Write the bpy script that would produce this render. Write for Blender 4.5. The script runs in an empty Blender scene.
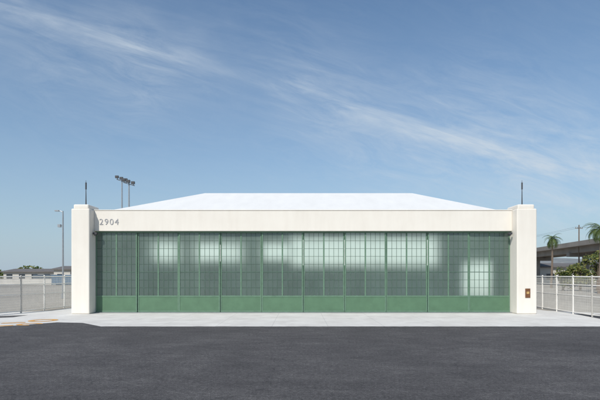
import bpy, math, random
import mathutils
from mathutils import Vector, Matrix
random.seed(7)
R=math.radians
scene=bpy.context.scene
scene.view_settings.view_transform='Standard'
try: scene.view_settings.look='None'
except Exception: pass
scene.view_settings.exposure=0
EYE=2.53; F=465.0
SUN_EL=44; SUN_AZ=207   # azimuth clockwise from +Y

# ---------------- node helpers
def newmat(name):
    m=bpy.data.materials.new(name); m.use_nodes=True
    nt=m.node_tree; nt.nodes.clear()
    out=nt.nodes.new('ShaderNodeOutputMaterial')
    return m,nt,out
def N(nt,t,**kw):
    n=nt.nodes.new(t)
    for k,v in kw.items(): setattr(n,k,v)
    return n
def math_(nt,op,a,b=None,c=None,clamp=False):
    n=nt.nodes.new('ShaderNodeMath'); n.operation=op; n.use_clamp=clamp
    for i,v in enumerate((a,b,c)):
        if v is None: continue
        if isinstance(v,(int,float)): n.inputs[i].default_value=v
        else: nt.links.new(v,n.inputs[i])
    return n.outputs[0]
def noise(nt,vec,scale,detail=6,rough=.55,dist=0,mapscale=None,rot=None,loc=None):
    if mapscale or rot or loc:
        mp=N(nt,'ShaderNodeMapping'); nt.links.new(vec,mp.inputs[0])
        if mapscale: mp.inputs['Scale'].default_value=mapscale
        if rot: mp.inputs['Rotation'].default_value=rot
        if loc: mp.inputs['Location'].default_value=loc
        vec=mp.outputs[0]
    n=N(nt,'ShaderNodeTexNoise'); nt.links.new(vec,n.inputs['Vector'])
    n.inputs['Scale'].default_value=scale; n.inputs['Detail'].default_value=detail
    n.inputs['Roughness'].default_value=rough; n.inputs['Distortion'].default_value=dist
    return n.outputs['Fac']
def ramp(nt,fac,stops):
    r=N(nt,'ShaderNodeValToRGB'); nt.links.new(fac,r.inputs[0])
    e=r.color_ramp.elements
    while len(e)<len(stops): e.new(.5)
    for i,(p,c) in enumerate(stops):
        e[i].position=p
        if isinstance(c,(int,float)): c=(c,c,c)
        e[i].color=(c[0],c[1],c[2],1)
    return r.outputs[0]
def mixc(nt,fac,a,b,mode='MIX'):
    m=N(nt,'ShaderNodeMix',data_type='RGBA',blend_type=mode)
    for s,v in ((0,fac),(6,a),(7,b)):
        if isinstance(v,(int,float)): m.inputs[s].default_value=v
        elif isinstance(v,tuple): m.inputs[s].default_value=(v[0],v[1],v[2],1)
        else: nt.links.new(v,m.inputs[s])
    return m.outputs[2]
def simple(name,col,rough=.7,var=.12,scale=3,metal=0,bump=0,spec=.5,stretch=None):
    m,nt,out=newmat(name)
    p=N(nt,'ShaderNodeBsdfPrincipled'); nt.links.new(p.outputs[0],out.inputs[0])
    tc=N(nt,'ShaderNodeTexCoord').outputs['Object']
    f=noise(nt,tc,scale,8,.6,0,stretch)
    a=tuple(c*(1-var) for c in col); b=tuple(min(1,c*(1+var)) for c in col)
    nt.links.new(ramp(nt,f,[(.3,a),(.7,b)]),p.inputs['Base Color'])
    p.inputs['Roughness'].default_value=rough; p.inputs['Metallic'].default_value=metal
    p.inputs['Specular IOR Level'].default_value=spec
    if bump:
        bn=N(nt,'ShaderNodeBump'); bn.inputs['Strength'].default_value=bump; bn.inputs['Distance'].default_value=.02
        f2=noise(nt,tc,scale*12,5); nt.links.new(f2,bn.inputs['Height']); nt.links.new(bn.outputs[0],p.inputs['Normal'])
    return m

# ---------------- mesh builder
class MB:
    def __init__(s): s.v=[];s.f=[];s.m=[]
    def poly(s,pts,mi=0):
        b=len(s.v); s.v+= [tuple(p) for p in pts]; s.f.append(tuple(range(b,b+len(pts)))); s.m.append(mi)
    def box(s,x0,x1,y0,y1,z0,z1,mi=0):
        b=len(s.v)
        s.v+=[(x0,y0,z0),(x1,y0,z0),(x1,y1,z0),(x0,y1,z0),(x0,y0,z1),(x1,y0,z1),(x1,y1,z1),(x0,y1,z1)]
        for f in ((0,3,2,1),(4,5,6,7),(0,1,5,4),(1,2,6,5),(2,3,7,6),(3,0,4,7)):
            s.f.append(tuple(b+i for i in f)); s.m.append(mi)
    def tube(s,pts,rads,n=8,mi=0,cap=True):
        pts=[Vector(p) for p in pts]; rings=[]
        for i,p in enumerate(pts):
            d=(pts[min(i+1,len(pts)-1)]-pts[max(i-1,0)]).normalized()
            up=Vector((0,0,1)) if abs(d.z)<.95 else Vector((1,0,0))
            a=d.cross(up).normalized(); c=d.cross(a)
            b=len(s.v)
            for k in range(n):
                t=2*math.pi*k/n; s.v.append(tuple(p+(a*math.cos(t)+c*math.sin(t))*rads[i]))
            rings.append(b)
        for i in range(len(rings)-1):
            for k in range(n):
                k2=(k+1)%n
                s.f.append((rings[i]+k,rings[i]+k2,rings[i+1]+k2,rings[i+1]+k)); s.m.append(mi)
        if cap:
            s.f.append(tuple(rings[0]+k for k in range(n))); s.m.append(mi)
            s.f.append(tuple(rings[-1]+k for k in reversed(range(n)))); s.m.append(mi)
    def obj(s,name,mats,loc=(0,0,0),parent=None,bevel=0,smooth=False):
        me=bpy.data.meshes.new(name)
        L=Vector(loc)
        me.from_pydata([tuple(Vector(v)-L) for v in s.v],[],s.f)
        for m in mats: me.materials.append(m)
        me.polygons.foreach_set('material_index',s.m)
        if smooth: me.polygons.foreach_set('use_smooth',[True]*len(me.polygons))
        me.update()
        o=bpy.data.objects.new(name,me); scene.collection.objects.link(o)
        o.location=L
        if parent:
            o.parent=parent; o.location=L-parent.location
        if bevel:
            b=o.modifiers.new('b','BEVEL'); b.width=bevel; b.segments=3; b.limit_method='ANGLE'
        return o
def empty(name,loc):
    e=bpy.data.objects.new(name,None); e.location=loc; scene.collection.objects.link(e); return e

# ---------------- materials
stucco,nt,out=newmat('cream_stucco')
p=N(nt,'ShaderNodeBsdfPrincipled'); nt.links.new(p.outputs[0],out.inputs[0])
tc=N(nt,'ShaderNodeTexCoord').outputs['Object']
f1=noise(nt,tc,.6,5,.6); f2=noise(nt,tc,3,6,.6,0,(1,1,.12))
f=math_(nt,'ADD',math_(nt,'MULTIPLY',f1,.5),math_(nt,'MULTIPLY',f2,.5))
nt.links.new(ramp(nt,f,[(.3,(.70,.65,.575)),(.6,(.755,.71,.635))]),p.inputs['Base Color'])
p.inputs['Roughness'].default_value=.85
bn=N(nt,'ShaderNodeBump'); bn.inputs['Strength'].default_value=.3; bn.inputs['Distance'].default_value=.012
nt.links.new(noise(nt,tc,40,4),bn.inputs['Height']); nt.links.new(bn.outputs[0],p.inputs['Normal'])
roofm=simple('white_roof_membrane',(.66,.655,.64),.85,.04,1.2,stretch=(1,.2,1),spec=.2)
greenp=simple('green_painted_steel',(.083,.165,.095),.55,.10,2)
greenl=simple('green_steel_frame',(.11,.195,.13),.5,.12,4)
greend=simple('green_muntin',(.075,.13,.095),.5,.12,4)
intw=simple('interior_white_wall',(.66,.72,.67),.8,.05,1)
intf=simple('interior_floor',(.17,.28,.21),.5,.1,1)
metal=simple('grey_metal',(.35,.36,.37),.45,.1,5,metal=.6)
darkm=simple('dark_metal',(.05,.05,.055),.5,.1,5)
bronze=simple('bronze_plaque',(.16,.07,.03),.45,.3,20)
whitep=simple('white_paint_metal',(.74,.71,.66),.5,.06,3)
num=simple('number_metal',(.33,.33,.34),.5,.08,5)
white=simple('white_reflector',(.78,.79,.76),.8,.03,.3)  # only for the added reflector block behind the hangar

def glassmat(name,rough,tint,dcol,mixf):
    glass,nt,out=newmat(name)
    tc=N(nt,'ShaderNodeTexCoord').outputs['Object']
    rf=N(nt,'ShaderNodeBsdfRefraction'); rf.inputs['IOR'].default_value=1.14; rf.inputs['Roughness'].default_value=rough
    rf.inputs['Color'].default_value=(*tint,1)
    gl=N(nt,'ShaderNodeBsdfGlossy'); gl.inputs['Roughness'].default_value=.2; gl.inputs['Color'].default_value=(.9,.95,.95,1)
    df=N(nt,'ShaderNodeBsdfDiffuse')
    pn=noise(nt,tc,.7,4,.6,0,(1,1,.5))
    nt.links.new(ramp(nt,pn,[(.3,tuple(c*.82 for c in dcol)),(.7,tuple(c*1.12 for c in dcol))]),df.inputs['Color'])
    fr=N(nt,'ShaderNodeFresnel'); fr.inputs['IOR'].default_value=1.5
    m1=N(nt,'ShaderNodeMixShader'); m1.inputs[0].default_value=mixf; nt.links.new(rf.outputs[0],m1.inputs[1]); nt.links.new(df.outputs[0],m1.inputs[2])
    m2=N(nt,'ShaderNodeMixShader'); nt.links.new(math_(nt,'MULTIPLY',fr.outputs[0],1.4,clamp=True),m2.inputs[0]); nt.links.new(m1.outputs[0],m2.inputs[1]); nt.links.new(gl.outputs[0],m2.inputs[2])
    bn=N(nt,'ShaderNodeBump'); bn.inputs['Strength'].default_value=.2; bn.inputs['Distance'].default_value=.01
    nt.links.new(noise(nt,tc,5,3),bn.inputs['Height'])
    for s in (rf,gl): nt.links.new(bn.outputs[0],s.inputs['Normal'])
    nt.links.new(m2.outputs[0],out.inputs[0]); return glass
GL=[glassmat('frosted_glass_a',.52,(.84,.97,.90),(.26,.34,.30),.29),
    glassmat('frosted_glass_b',.58,(.83,.96,.89),(.25,.335,.295),.30),
    glassmat('frosted_glass_c',.64,(.83,.96,.89),(.26,.35,.30),.32)]

# ground materials
asph,nt,out=newmat('asphalt')
p=N(nt,'ShaderNodeBsdfPrincipled'); nt.links.new(p.outputs[0],out.inputs[0])
tc=N(nt,'ShaderNodeTexCoord').outputs['Object']
big=noise(nt,tc,.22,5,.6,.6)
mid=noise(nt,tc,1.8,10,.78,.5,(.5,1,1),(0,0,.35))
fine=noise(nt,tc,45,3,.8)
grit=noise(nt,tc,11,6,.85)
c=ramp(nt,math_(nt,'ADD',math_(nt,'MULTIPLY',big,.4),math_(nt,'MULTIPLY',mid,.6)),[(.36,(.056,.053,.054)),(.5,(.076,.072,.073)),(.62,(.106,.101,.10))])
c=mixc(nt,1,c,ramp(nt,fine,[(.3,.45),(.5,1.0),(.72,1.9)]),'MULTIPLY')
c=mixc(nt,1,c,ramp(nt,grit,[(.34,.55),(.5,.98),(.66,1.6)]),'MULTIPLY')
stn=noise(nt,tc,.9,4,.6,.3,None,None,(7,3,0))
c=mixc(nt,math_(nt,'MULTIPLY',ramp(nt,stn,[(.60,0.0),(.70,1.0)]),.3),c,(.035,.034,.035))
def cracks(nt,tc,scale,w,dist):
    nz=N(nt,'ShaderNodeTexNoise'); nt.links.new(tc,nz.inputs[0]); nz.inputs['Scale'].default_value=1.2; nz.inputs['Detail'].default_value=5
    vm=N(nt,'ShaderNodeVectorMath'); vm.operation='SCALE'; nt.links.new(nz.outputs['Color'],vm.inputs[0]); vm.inputs['Scale'].default_value=dist
    va=N(nt,'ShaderNodeVectorMath'); va.operation='ADD'; nt.links.new(tc,va.inputs[0]); nt.links.new(vm.outputs[0],va.inputs[1])
    v=N(nt,'ShaderNodeTexVoronoi'); v.feature='DISTANCE_TO_EDGE'; nt.links.new(va.outputs[0],v.inputs[0]); v.inputs['Scale'].default_value=scale
    return ramp(nt,v.outputs['Distance'],[(0,1.0),(w,0.0)])
ck=cracks(nt,tc,.16,.004,1.5)
c=mixc(nt,math_(nt,'MULTIPLY',ck,.6),c,(.028,.028,.03))
sx=N(nt,'ShaderNodeSeparateXYZ'); nt.links.new(tc,sx.inputs[0])
wob=math_(nt,'MULTIPLY',noise(nt,tc,.6,3),.12)
sq=math_(nt,'ADD',math_(nt,'ADD',math_(nt,'MULTIPLY',sx.outputs[0],.55),math_(nt,'MULTIPLY',sx.outputs[1],.83)),wob)
fm=math_(nt,'ABSOLUTE',math_(nt,'SUBTRACT',math_(nt,'FRACT',math_(nt,'DIVIDE',sq,4.6)),.5))
seam=ramp(nt,fm,[(0,1.0),(.008,0.0)])
c=mixc(nt,math_(nt,'MULTIPLY',math_(nt,'MULTIPLY',seam,ramp(nt,mid,[(.4,.15),(.6,1.0)])),.5),c,(.15,.145,.14))
nt.links.new(c,p.inputs['Base Color'])
p.inputs['Roughness'].default_value=.88; p.inputs['Specular IOR Level'].default_value=.25
bn=N(nt,'ShaderNodeBump'); bn.inputs['Strength'].default_value=.7; bn.inputs['Distance'].default_value=.015
nt.links.new(fine,bn.inputs['Height']); nt.links.new(bn.outputs[0],p.inputs['Normal'])

conc,nt,out=newmat('light_concrete')
p=N(nt,'ShaderNodeBsdfPrincipled'); nt.links.new(p.outputs[0],out.inputs[0])
tc=N(nt,'ShaderNodeTexCoord').outputs['Object']
c=ramp(nt,noise(nt,tc,.7,8,.65,.4),[(.35,(.58,.555,.52)),(.65,(.70,.68,.64))])
sx=N(nt,'ShaderNodeSeparateXYZ'); nt.links.new(tc,sx.inputs[0])
jx=math_(nt,'ABSOLUTE',math_(nt,'SUBTRACT',math_(nt,'FRACT',math_(nt,'DIVIDE',sx.outputs[0],2.778)),.5))
jl=ramp(nt,jx,[(0,1.0),(.006,0.0)])
c=mixc(nt,math_(nt,'MULTIPLY',jl,.55),c,(.25,.25,.24))
c=mixc(nt,1,c,ramp(nt,noise(nt,tc,25,4,.7),[(.3,.88),(.7,1.05)]),'MULTIPLY')
stn=noise(nt,tc,.5,5,.65,.6,(1,2,1),None,(2,9,0))
c=mixc(nt,math_(nt,'MULTIPLY',ramp(nt,stn,[(.55,0.0),(.72,1.0)]),.35),c,(.38,.365,.34))
nt.links.new(c,p.inputs['Base Color']); p.inputs['Roughness'].default_value=.8

gr,nt,out=newmat('ground_pale')
p=N(nt,'ShaderNodeBsdfPrincipled'); nt.links.new(p.outputs[0],out.inputs[0])
tc=N(nt,'ShaderNodeTexCoord').outputs['Object']
c=ramp(nt,noise(nt,tc,.05,8,.65,.4,(1,.4,1)),[(.35,(.24,.215,.18)),(.65,(.37,.335,.28))])
c=mixc(nt,1,c,ramp(nt,noise(nt,tc,2,6,.7),[(.3,.8),(.7,1.1)]),'MULTIPLY')
nt.links.new(c,p.inputs['Base Color']); p.inputs['Roughness'].default_value=.9
orange=simple('orange_road_paint',(.62,.32,.08),.7,.3,6)

# ---------------- ground sheets
g=MB(); g.poly([(-3000,-500,-.012),(3000,-500,-.012),(3000,5000,-.012),(-3000,5000,-.012)]); g.obj('ground',[gr])
a=MB()
e1=22.9
edge=[(15.9-25.7*i/120,e1+random.uniform(-.035,.035)) for i in range(121)]
outline=[(-60,-20),(60,-20),(60,24.0),(17.8,23.3)]+edge+[(-11.5,24.6),(-13.0,24.9),(-16.5,20.6),(-60,8.0)]
a.poly([(x,y,-.004) for x,y in outline]); a.obj('asphalt_apron',[asph])
c=MB(); c.poly([(-26,8,-.008),(24.5,8,-.008),(24.5,27.5,-.008),(17.5,33,-.008),(17,50,-.008),(-17.6,50,-.008),(-17.6,33,-.008),(-26,27,-.008)]); c.obj('concrete_pavement',[conc])
a2=MB(); a2.poly([(-23,26.2,-.004),(-17.2,29.4,-.004),(-17.2,27.9,-.004),(-23,23.9,-.004)]); a2.obj('asphalt_strip',[asph])
a3=MB(); a3.poly([(17.3,26.5,-.002),(27,22,-.002),(27,24.2,-.002),(17.9,30.5,-.002)]); a3.obj('asphalt_strip',[asph])
mk=MB()
def ring(cx,cy,r0,r1,a0,a1,n=24,z=.002):
    for i in range(n):
        t0=a0+(a1-a0)*i/n; t1=a0+(a1-a0)*(i+1)/n
        mk.poly([(cx+r0*math.cos(t0),cy+r0*math.sin(t0),z),(cx+r1*math.cos(t0),cy+r1*math.sin(t0),z),(cx+r1*math.cos(t1),cy+r1*math.sin(t1),z),(cx+r0*math.cos(t1),cy+r0*math.sin(t1),z)])
ring(-14.3,25.9,.45,.75,0,2*math.pi)
ring(-13.9,23.9,.35,.6,.3,5.2)
mk.poly([(-15.6,24.2,.002),(-14.6,24.6,.002),(-14.7,24.95,.002),(-15.7,24.55,.002)])
mk.poly([(-15.2,22.7,.002),(-14.3,23.2,.002),(-14.5,23.5,.002),(-15.4,23.0,.002)])
mk.obj('painted_marking',[orange])

# ---------------- hangar
H=empty('aircraft_hangar',(0.24,31,0))
XL,XR=-13.68,14.1
def pier(x0,x1,name):
    b=MB(); b.box(x0,x1,30.2,32.0,-.01,6.85)
    o=b.obj(name,[stucco],parent=H,bevel=.07)
    b=MB(); b.box(x0+.1,x1-.1,30.3,31.9,6.83,7.14)
    b.obj(name+'_cap',[stucco],parent=H,bevel=.08)
pier(-14.87,XL,'left_pier'); pier(XR,15.39,'right_pier')
b=MB(); b.box(XL+.002,XR-.002,30.9,31.42,5.45,6.82); b.obj('lintel_wall',[stucco],parent=H,bevel=.025)
b=MB(); b.box(XL+.002,XR-.002,30.87,31.46,6.82,6.87); b.obj('coping',[stucco],parent=H)
b=MB()
YB=47
def wall_y(x0,x1,y0,y1,z1,openings):
    openings=sorted(openings); y=y0
    for (a0,a1,c0,c1) in openings:
        b.box(x0,x1,y,a0,0,z1); 
        if c0>0: b.box(x0,x1,a0,a1,0,c0)
        b.box(x0,x1,a0,a1,c1,z1); y=a1
    b.box(x0,x1,y,y1,0,z1)
def wall_x(y0,y1,x0,x1,z1,openings):
    x=x0
    for (a0,a1,c0,c1) in sorted(openings):
        b.box(x,a0,y0,y1,0,z1)
        if c0>0: b.box(a0,a1,y0,y1,0,c0)
        b.box(a0,a1,y0,y1,c1,z1); x=a1
    b.box(x,x1,y0,y1,0,z1)
wall_y(-14.6,-14.4,32,YB,6.5,[])
wall_y(14.9,15.1,32,YB,6.5,[(37.0,44.6,.2,3.6)])
wall_x(YB,YB+.2,-14.6,15.1,6.5,[(-14.2,-11.8,3.9,5.7),(-10.2,-5.6,3.9,5.6),(-3.6,-1.0,4.0,5.6),(-.8,13.4,3.5,6.1)])
b.obj('side_and_rear_walls',[intw],parent=H)
b=MB(); b.box(-14.4,14.9,31.45,47,-.006,.01); b.obj('floor',[intf],parent=H)
zr=EYE+.176*39; ze=6.55
A=(-14.75,31.42,ze);B=(15.25,31.42,ze);C=(15.25,YB+.4,ze);D=(-14.75,YB+.4,ze)
r1=(-7.97,39,zr);r2=(9.4,39,zr);r3=(9.4,42,zr);r4=(-7.97,42,zr)
b=MB()
b.poly([A,B,r2,r1]);b.poly([B,C,r3,r2]);b.poly([C,D,r4,r3]);b.poly([D,A,r1,r4]);b.poly([r1,r2,r3,r4])
o=b.obj('hip_roof',[roofm],parent=H); sm=o.modifiers.new('s','SOLIDIFY'); sm.thickness=.12; sm.offset=-1
# doors
nl=10; lw=(XR-XL)/nl; z0,z1=.04,5.45; zk=1.06
fr_=MB(); mu=MB(); pa=MB(); gs=MB()
gseq=[1,0,1,1,2,0,1,2,0,0,1,0,0,1,0,1,0,0,2,1]
for i in range(nl):
    xa=XL+i*lw; xb=xa+lw; yd=31.12 if i%2==0 else 31.2
    g0=.012
    sw=.09
    fr_.box(xa+g0,xa+sw,yd,yd+.06,z0,z1-.01); fr_.box(xb-sw,xb-g0,yd,yd+.06,z0,z1-.01)
    xm=(xa+xb)/2
    fr_.box(xm-.045,xm+.045,yd+.003,yd+.06,zk+.09,z1-.1)
    fr_.box(xa+sw,xb-sw,yd+.002,yd+.06,zk,zk+.09)
    fr_.box(xa+sw,xb-sw,yd+.002,yd+.06,z1-.1,z1-.01)
    fr_.box(xa+sw,xb-sw,yd+.002,yd+.06,z0,z0+.1)
    pa.box(xa+sw,xb-sw,yd+.02,yd+.05,z0+.1,zk)
    zb,zt=zk+.09,z1-.1
    for hh,(ha,hb) in enumerate(((xa+sw,xm-.045),(xm+.045,xb-sw))):
        for k in range(4):
            for kk in range(8):
                x0_=ha+(hb-ha)*k/4; x1_=ha+(hb-ha)*(k+1)/4; za=zb+(zt-zb)*kk/8; zc=zb+(zt-zb)*(kk+1)/8
                e=[random.uniform(-.004,.004) for _ in range(2)]
                gs.poly([(x0_,yd+.040+e[0],za),(x1_,yd+.040+e[0]+e[1],za),(x1_,yd+.040-e[0]+e[1],zc),(x0_,yd+.040-e[0],zc)],gseq[i*2+hh])
        for k in range(1,4):
            x=ha+(hb-ha)*k/4; mu.box(x-.011,x+.011,yd+.016,yd+.055,zb,zt)
        for k in range(1,8):
            z=zb+(zt-zb)*k/8; t=.011 if k!=3 else .022; mu.box(ha,hb,yd+.018,yd+.053,z-t,z+t)
fr_.obj('door_frames',[greenl],parent=H); mu.obj('door_muntins',[greend],parent=H)
pa.obj('door_kick_panels',[greenp],parent=H); gs.obj('door_glass',GL,parent=H)
b=MB(); b.box(XL+.003,XR-.003,30.93,31.32,.0,.035); b.obj('door_track',[metal],parent=H)
b=MB(); b.box(XL+.003,XR-.003,31.07,31.1,5.36,5.449); b.obj('track_cover',[greenl],parent=H)
cu=bpy.data.curves.new('address_number','FONT'); cu.body='2904'; cu.size=.57; cu.extrude=.012; cu.space_character=1.2; cu.offset=-.004
t=bpy.data.objects.new('address_number',cu); scene.collection.objects.link(t); t.parent=H
t.rotation_euler=(R(90),0,0); t.location=Vector((-13.34,30.885,5.87))-H.location; cu.materials.append(num)
b=MB(); b.box(14.62,14.95,30.165,30.198,1.05,1.65); b.obj('wall_plaque',[bronze],parent=H,bevel=.01)
b=MB(); b.box(14.70,14.87,30.155,30.166,1.3,1.45); b.obj('plaque_emblem',[simple('plaque_gold',(.5,.32,.12),.4,.2,20)],parent=H)
for nm,x in (('left_wall_light',-13.5),('right_wall_light',13.85)):
    b=MB(); b.box(x-.04,x+.04,30.72,30.9,5.28,5.36); b.box(x-.12,x+.12,30.58,30.76,5.2,5.34); b.tube([(x,30.67,5.2),(x,30.67,5.12)],[.09,.06]); b.obj(nm,[darkm],parent=H)
for nm,px in (('left_lightning_rod',86),('right_lightning_rod',522)):
    y=31.3; x=(px-300)/F*y
    b=MB(); b.tube([(x,y,7.1),(x,y,7.9),(x,y,8.9)],[.045,.03,.012]); b.tube([(x,y,7.1),(x,y,7.25)],[.1,.07])
    b.tube([(x,y,8.3),(x,y,8.75)],[.05,.05]); b.obj(nm,[darkm],parent=H)

E=empty('hidden_glow_reflector',(1,62,0))  # added white block hidden behind hangar; its sunlit face brightens the door glow
b=MB(); b.box(-24,26,60,74,0,8.2); b.obj('walls',[white],parent=E)
b=MB(); b.box(-24.3,26.3,59.7,74.3,8.2,8.45); b.obj('roof',[roofm],parent=E)  # top slab of the added reflector block

# ---------------- fences
def fence(name,pts,h=2.42,step=2.35):
    fm=MB()
    for (p0,p1) in zip(pts[:-1],pts[1:]):
        p0=Vector(p0);p1=Vector(p1);L=(p1-p0).length;n=max(1,round(L/step))
        for i in range(n+1):
            q=p0.lerp(p1,i/n); fm.tube([(q.x,q.y,-.01),(q.x,q.y,h+.04)],[.055,.055],8)
            fm.tube([(q.x,q.y,h+.04),(q.x,q.y,h+.1)],[.065,.02],8)
        for z,r in ((h,.045),(h*.78,.03),(h*.5,.025),(.12,.035)): fm.tube([(p0.x,p0.y,z),(p1.x,p1.y,z)],[r,r],6)
        m=int(L/.10)
        for i in range(m):
            q=p0.lerp(p1,(i+.5)/m); fm.tube([(q.x,q.y,.1),(q.x,q.y,h)],[.007,.007],4,1,False)
        for k in range(1,14):
            z=.1+(h-.1)*k/14; fm.tube([(p0.x,p0.y,z),(p1.x,p1.y,z)],[.005,.005],4,1,False)
    return fm.obj(name,[whitep,simple(name+'_wire',(.62,.60,.55),.5)],loc=(pts[0][0],pts[0][1],0))
fence('metal_fence',[(-17.8,38,0),(-18.6,31,0),(-20.6,25,0)])
fence('metal_fence',[(18.3,37,0),(17.6,28,0),(18.6,20,0)])
fence('metal_fence',[(-17.8,38,0),(-14.62,38,0)])
b=MB()
b.box(-140,-40,120,120.3,0,1.5); b.box(-140,-40,119.95,120.35,1.5,1.6)
b.obj('boundary_wall',[simple('pale_block_wall',(.5,.48,.44),.9,.1,.6)],loc=(-90,120,0))

# ---------------- lights
def street_lamp():
    d=50; x=(63-300)/F*d; z=EYE+(275-211)/F*d
    b=MB(); b.tube([(x,d,0),(x,d,z-.3),(x,d,z)],[.11,.07,.06]); b.tube([(x,d,0),(x,d,.5)],[.2,.18])
    b.tube([(x,d,z-.15),(x-.25,d,z),(x-.45,d,z+.02)],[.04,.035,.03]); b.box(x-.85,x-.4,d-.14,d+.14,z-.04,z+.08)
    b.tube([(x,d,z-1.6),(x-.2,d-.1,z-1.5)],[.03,.03]); b.box(x-.5,x-.2,d-.2,d+.1,z-1.75,z-1.45)
    b.obj('street_lamp',[metal],loc=(x,d,0))
street_lamp()
def flood(px,pyt,d,name='floodlight_mast',n=3):
    x=(px-300)/F*d; z=EYE+(275-pyt)/F*d
    b=MB(); b.tube([(x,d,0),(x,d,z)],[.16,.08],10)
    for k in range(n):
        dx=-.62+1.24*k/(n-1); dz=.2-.4*k/(n-1)
        cx=x+dx; cz=z+dz
        b.tube([(cx,d-.05,cz-.3),(cx,d-.05,cz)],[.05,.05],6)
        b.box(cx-.22,cx+.22,d-.4,d-.1,cz-.12,cz+.22,1)
        b.poly([(cx-.18,d-.405,cz-.08),(cx+.18,d-.405,cz-.08),(cx+.18,d-.405,cz+.18),(cx-.18,d-.405,cz+.18)],1)
    b.tube([(x-.75,d,z-.05),(x+.75,d,z-.5)],[.06,.06],6)
    b.obj(name,[metal,darkm],loc=(x,d,0))
flood(129,182,62)
flood(122,179,66)

# ---------------- vegetation
def leafmat(name,a,b_):
    m,nt,out=newmat(name)
    p=N(nt,'ShaderNodeBsdfPrincipled'); 
    oi=N(nt,'ShaderNodeTexCoord').outputs['Object']
    c=ramp(nt,noise(nt,oi,1.4,4,.6),[(.35,a),(.65,b_)])
    nt.links.new(c,p.inputs['Base Color']); p.inputs['Roughness'].default_value=.6
    tr=N(nt,'ShaderNodeBsdfTranslucent'); nt.links.new(c,tr.inputs[0])
    mx=N(nt,'ShaderNodeMixShader'); mx.inputs[0].default_value=.25
    nt.links.new(p.outputs[0],mx.inputs[1]); nt.links.new(tr.outputs[0],mx.inputs[2]); nt.links.new(mx.outputs[0],out.inputs[0]); return m
lf1=leafmat('leaf_green',(.035,.07,.02),(.10,.14,.035))
lf2=leafmat('leaf_yellow_green',(.12,.14,.03),(.24,.23,.055))
lf3=leafmat('palm_leaf',(.06,.10,.025),(.14,.19,.05))
bark=simple('bark',(.16,.12,.09),.9,.3,8)
def palm(x,y,h,r):
    b=MB(); pts=[];rad=[]
    for i in range(9):
        t=i/8; pts.append((x+.25*math.sin(t*2.2),y,h*t)); rad.append(.22-.09*t+(.02 if i%2 else 0))
    b.tube(pts,rad,10); top=Vector(pts[-1])
    for k in range(46):
        az=random.uniform(0,2*math.pi); el=R(random.uniform(-35,80)); L=r*random.uniform(.85,1.15)
        d=Vector((math.cos(az),math.sin(az),0)); prev=top.copy(); e=el
        side=Vector((-d.y,d.x,0)); ns=9
        for j in range(ns):
            stepv=(d*math.cos(e)+Vector((0,0,1))*math.sin(e))*(L/ns); q=prev+stepv
            w=.36*math.sin(math.pi*(j+.8)/(ns+.8))*r/2
            for s in (-1,1):
                for sub in (0,.5):
                    p0=prev.lerp(q,sub); p1=prev.lerp(q,sub+.36)
                    tip=p0+side*s*w+Vector((0,0,-w*.45))+stepv*.9
                    b.poly([p0,p1,tip],1)
            prev=q; e-=R(10+6*random.random())
    b.obj('palm_tree',[bark,lf3],loc=(x,y,0))
palm(251/F*90,90,EYE+36/F*90,2.2)
palm(299/F*62,62,EYE+46/F*62,2.3)
palm(330/F*80,80,EYE+46/F*80,2.3)
def tree(x,y,h,r,mats,name='broadleaf_tree',n=1800,ls=.2):
    b=MB(); b.tube([(x,y,0),(x+.1,y,h*.3),(x,y,h*.6)],[.18,.14,.07],8)
    cl=[]
    for k in range(18):
        az=random.uniform(0,6.28); rr=r*random.uniform(.2,.8); zz=h*random.uniform(.2,.9)
        c=Vector((x+rr*math.cos(az),y+rr*math.sin(az),zz)); cl.append((c,r*random.uniform(.22,.42)))
        b.tube([(x,y,h*.35),tuple(c)],[.07,.02],5)
    for i in range(n):
        c,cr=random.choice(cl); v=Vector((random.gauss(0,1),random.gauss(0,1),random.gauss(0,1))).normalized()*cr*random.uniform(.5,1.1)
        p=c+v; u=Vector((random.gauss(0,1),random.gauss(0,1),random.gauss(0,1))).normalized(); w=u.orthogonal().normalized()
        s=ls*random.uniform(.6,1.3); b.poly([p-u*s,p+w*s*.5,p+u*s,p-w*s*.5],1 if random.random()<.65 else 2)
    b.obj(name,[bark]+mats,loc=(x,y,0))
tree(44.6,74,5.6,2.0,[lf2,lf1]); tree(47.3,74,7.0,2.0,[lf2,lf1]); tree(42.4,75,4.0,1.7,[lf1,lf2]); tree(50.5,76,6.0,2.4,[lf1,lf2])
def treeline(x0,x1,y,h,n):
    b=MB()
    for i in range(n):
        x=random.uniform(x0,x1); hh=h*(.6+.4*math.sin(x*.13)**2)
        c=Vector((x,y+random.uniform(-4,4),random.uniform(.0,1)*hh)); u=Vector((random.gauss(0,1),random.gauss(0,1),random.gauss(0,1))).normalized(); w=u.orthogonal().normalized(); s=random.uniform(.4,.9)
        b.poly([c-u*s,c+w*s*.6,c+u*s,c-w*s*.6],random.choice((0,0,1)))
    b.obj('distant_trees',[lf1,lf2],loc=(x0,y,0))
treeline(-260,-90,230,7,7000); treeline(60,200,180,6,5000)

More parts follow.
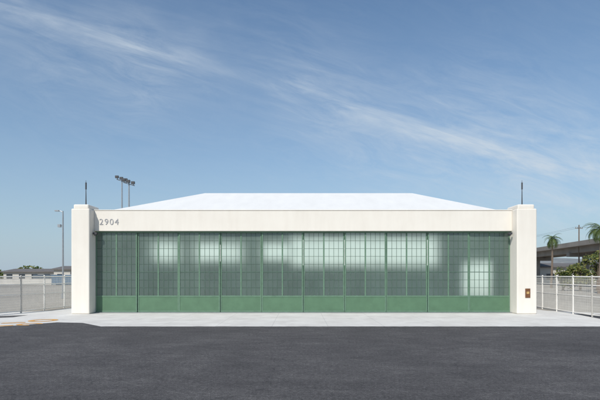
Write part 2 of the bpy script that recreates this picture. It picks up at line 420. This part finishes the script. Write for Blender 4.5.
# ---------------- distant buildings
bw=simple('pale_building_wall',(.5,.47,.42),.8,.08,.3); br=simple('dark_roof',(.13,.12,.115),.8,.15,.5); win=simple('window_dark',(.04,.05,.06),.2,.1,2)
def lowbuilding(x0,x1,y,dep,h,name='low_building',step=5):
    E=empty(name,((x0+x1)/2,y,0))
    b=MB(); b.box(x0,x1,y,y+dep,0,h); b.obj('walls',[bw],parent=E)
    b=MB(); b.box(x0-.8,x1+.8,y-.8,y+dep+.8,h,h+.35)
    b.poly([(x0-.8,y-.8,h+.36),(x1+.8,y-.8,h+.36),(x1-1,y+dep/2,h+1.5),(x0+1,y+dep/2,h+1.5)])
    b.poly([(x1+.8,y+dep+.8,h+.36),(x0-.8,y+dep+.8,h+.36),(x0+1,y+dep/2,h+1.5),(x1-1,y+dep/2,h+1.5)])
    b.obj('roof',[br],parent=E)
    b=MB(); x=x0+1.2
    while x+2.4<x1: b.box(x,x+2.4,y-.04,y+.02,1.1,min(h-.6,2.9)); x+=step
    b.obj('windows',[win],parent=E)
lowbuilding(58,110,140,16,4.8)
lowbuilding(-118,-97,185,12,3.6); lowbuilding(-150,-126,175,12,3.0); lowbuilding(-90,-84,170,10,4.4)
def container(x,y,l,h,col):
    b=MB(); b.box(x,x+l,y,y+2.4,.12,h)
    n=int(l/.35)
    for k in range(n): b.box(x+.1+k*.35,x+.25+k*.35,y-.05,y+.002,.3,h-.15)
    for xx in (x-.03,x+l-.1): b.box(xx,xx+.13,y-.07,y+.06,0,h+.03)
    b.box(x,x+l,y-.075,y-.005,h-.14,h+.04)
    b.obj('shipping_container',[simple('container_paint',col,.5,.1,1)],loc=(x,y,0))
container(-86,150,6.1,2.6,(.10,.13,.16)); container(-77,152,12,2.6,(.55,.54,.5)); container(-63,118,6,2.5,(.09,.16,.24))
vc=simple('weathered_concrete',(.24,.215,.19),.85,.2,.25); 
E=empty('elevated_roadway',(60,110,0))
cl=[(49,30),(52.5,55),(56.8,88),(61.5,122),(68,170),(78,240),(100,380)]
b=MB(); zt=9.6
def off(i,s):
    a_=Vector(cl[max(i-1,0)]); c_=Vector(cl[min(i+1,len(cl)-1)]); d=(c_-a_).normalized(); n_=Vector((d.y,-d.x)); q=Vector(cl[i])+n_*s; return q
def strip(s0,s1,za,zb):
    for i in range(len(cl)-1):
        a0,a1=off(i,s0),off(i,s1); b0,b1=off(i+1,s0),off(i+1,s1)
        c8=[(a0.x,a0.y,za),(a1.x,a1.y,za),(b1.x,b1.y,za),(b0.x,b0.y,za),(a0.x,a0.y,zb),(a1.x,a1.y,zb),(b1.x,b1.y,zb),(b0.x,b0.y,zb)]
        st_=len(b.v); b.v+=c8
        for f in ((0,3,2,1),(4,5,6,7),(0,1,5,4),(1,2,6,5),(2,3,7,6),(3,0,4,7)): b.f.append(tuple(st_+k for k in f)); b.m.append(0)
strip(0,10,zt-1.0,zt-.8); strip(-.002,.3,zt-.8,zt); strip(9.7,10.002,zt-.8,zt); strip(1.5,3,zt-2.2,zt-1.002); strip(7,8.5,zt-2.2,zt-1.002)
b.obj('deck_and_girders',[vc],parent=E)
b=MB()
for i in range(len(cl)-1):
    a_=Vector(cl[i]); c_=Vector(cl[i+1]); L=(c_-a_).length; n=max(1,int(L/22))
    for k in range(n):
        q=off(i,5).lerp(off(i+1,5),(k+.5)/n)
        b.tube([(q.x,q.y,0),(q.x,q.y,zt-3)],[.7,.7],14); b.box(q.x-4,q.x+4,q.y-.6,q.y+.6,zt-3,zt-2.2)
b.obj('columns',[vc],parent=E)
hm,nt,out=newmat('hazy_hill'); p=N(nt,'ShaderNodeBsdfPrincipled'); nt.links.new(p.outputs[0],out.inputs[0])
tc=N(nt,'ShaderNodeTexCoord').outputs['Object']
nt.links.new(ramp(nt,noise(nt,tc,.04,9,.7),[(.35,(.13,.15,.165)),(.55,(.19,.20,.20)),(.7,(.27,.27,.26))]),p.inputs['Base Color']); p.inputs['Roughness'].default_value=1
def hill(x0,x1,y0,y1,hf,name='hill'):
    nx,ny=80,24; b=MB()
    for j in range(ny+1):
        for i in range(nx+1):
            x=x0+(x1-x0)*i/nx; y=y0+(y1-y0)*j/ny; t=math.sin(math.pi*j/ny)
            b.v.append((x,y,hf(x)*t*(1+.10*mathutils.noise.noise(Vector((x*.02,y*.02,0))))-.5))
    for j in range(ny):
        for i in range(nx):
            q=j*(nx+1)+i; b.f.append((q,q+1,q+nx+2,q+nx+1)); b.m.append(0)
    b.obj(name,[hm],loc=(x0,y0,0),smooth=True)
hill(200,1100,560,900,lambda x: 24+5*math.sin(x*.02))
hill(-1500,-300,1500,2000,lambda x: 10+6*math.sin(x*.006)**2,'hill')

def upole(x,y,h,name='utility_pole'):
    b=MB(); b.tube([(x,y,0),(x,y,h)],[.17,.11],8); b.box(x-.8,x+.8,y-.06,y+.06,h-.8,h-.68)
    for dx in (-.7,-.3,.3,.7): b.tube([(x+dx,y,h-.68),(x+dx,y,h-.45)],[.05,.04],6)
    b.obj(name,[bark],loc=(x,y,0))
P1=(60,100,13.3);P2=(90,84,13.3);P3=(56,170,13)
for q in (P1,P2,P3): upole(*q)
b=MB()
for A_,B_ in ((P1,P2),(P1,P3)):
    for dx in (-.7,.7):
        pts=[]
        for i in range(13):
            t=i/12; pts.append((A_[0]+(B_[0]-A_[0])*t+dx,A_[1]+(B_[1]-A_[1])*t,A_[2]-.45+(B_[2]-A_[2])*t-3*t*(1-t)))
        b.tube(pts,[.015]*13,4)
b.obj('power_lines',[darkm])

# ---------------- sun + world
saz=R(SUN_AZ); sel=R(SUN_EL)
sd=Vector((math.sin(saz)*math.cos(sel),math.cos(saz)*math.cos(sel),math.sin(sel)))
l=bpy.data.lights.new('sun','SUN'); l.energy=4.1; l.angle=R(.5); l.color=(1,.96,.89)
lo=bpy.data.objects.new('sun',l); scene.collection.objects.link(lo); lo.rotation_euler=sd.to_track_quat('Z','Y').to_euler(); lo.location=(-40,-40,60)
w=bpy.data.worlds.new('World'); scene.world=w; w.use_nodes=True; nt=w.node_tree; nt.nodes.clear()
out=N(nt,'ShaderNodeOutputWorld'); bg=N(nt,'ShaderNodeBackground'); bg.inputs[1].default_value=.10; nt.links.new(bg.outputs[0],out.inputs[0])
sky=N(nt,'ShaderNodeTexSky'); sky.sky_type='NISHITA'; sky.sun_disc=False; sky.sun_elevation=sel; sky.sun_rotation=saz; sky.air_density=1.15; sky.dust_density=.8; sky.ozone_density=2.5
tc=N(nt,'ShaderNodeTexCoord').outputs['Generated']; s=N(nt,'ShaderNodeSeparateXYZ'); nt.links.new(tc,s.inputs[0])
ay=math_(nt,'MAXIMUM',math_(nt,'ABSOLUTE',s.outputs[1]),.12)
u=math_(nt,'DIVIDE',s.outputs[0],ay); v=math_(nt,'DIVIDE',s.outputs[2],ay)
th=R(16.5)
pp=math_(nt,'SUBTRACT',math_(nt,'MULTIPLY',u,math.cos(th)),math_(nt,'MULTIPLY',v,math.sin(th)))
qq=math_(nt,'ADD',math_(nt,'MULTIPLY',u,math.sin(th)),math_(nt,'MULTIPLY',v,math.cos(th)))
cb=N(nt,'ShaderNodeCombineXYZ'); nt.links.new(pp,cb.inputs[0]); nt.links.new(qq,cb.inputs[1]); cv=cb.outputs[0]
warp=math_(nt,'MULTIPLY',math_(nt,'SUBTRACT',noise(nt,cv,2.5,3),.5),.13)
q2=math_(nt,'ADD',qq,warp)
def band(q0,wd):
    t=math_(nt,'DIVIDE',math_(nt,'SUBTRACT',q2,q0),wd); return math_(nt,'POWER',2.718,math_(nt,'MULTIPLY',math_(nt,'MULTIPLY',t,t),-1))
st=noise(nt,cv,3.4,10,.64,.7,(.8,6.5,1)); stf=noise(nt,cv,8,9,.70,1.2,(.8,3.0,1),(0,0,.30)); pat=noise(nt,cv,2.6,4,.5,0,None,None,(3.1,1.7,0))
s1=ramp(nt,st,[(.40,0.0),(.72,1.0)]); s2=ramp(nt,stf,[(.38,0.0),(.76,1.0)]); pm=ramp(nt,pat,[(.34,.2),(.6,1.0)])
mA=math_(nt,'MULTIPLY',math_(nt,'ADD',math_(nt,'MULTIPLY',band(.375,.022),.70),math_(nt,'MULTIPLY',band(.37,.12),.42)),math_(nt,'ADD',math_(nt,'MULTIPLY',s1,pm),.12))
rt=ramp(nt,u,[(.0,.5),(.35,1.0)])
mB=math_(nt,'MULTIPLY',math_(nt,'MULTIPLY',math_(nt,'MULTIPLY',s2,pm),rt),math_(nt,'ADD',math_(nt,'MULTIPLY',band(.33,.15),.65),.12))
cm=math_(nt,'ADD',mA,mB,clamp=True)
cm=math_(nt,'MULTIPLY',cm,ramp(nt,s.outputs[2],[(0,.2),(.12,1.0)]))
base=mixc(nt,1,sky.outputs[0],(.92,1.10,1.20),'MULTIPLY')
hz=ramp(nt,s.outputs[2],[(0,.85),(.10,.58),(.25,.28),(.6,.0)])
base=mixc(nt,hz,base,(4.2,5.3,6.5))
col=mixc(nt,math_(nt,'MULTIPLY',cm,.78),base,(6.0,6.8,7.6))
nt.links.new(col,bg.inputs[0])

cam=bpy.data.cameras.new('camera'); co=bpy.data.objects.new('camera',cam); scene.collection.objects.link(co)
co.location=(0,0,EYE); co.rotation_euler=(R(90),0,0); cam.lens=36*F/600; cam.sensor_width=36; cam.shift_y=.125; cam.clip_end=8000
scene.camera=co
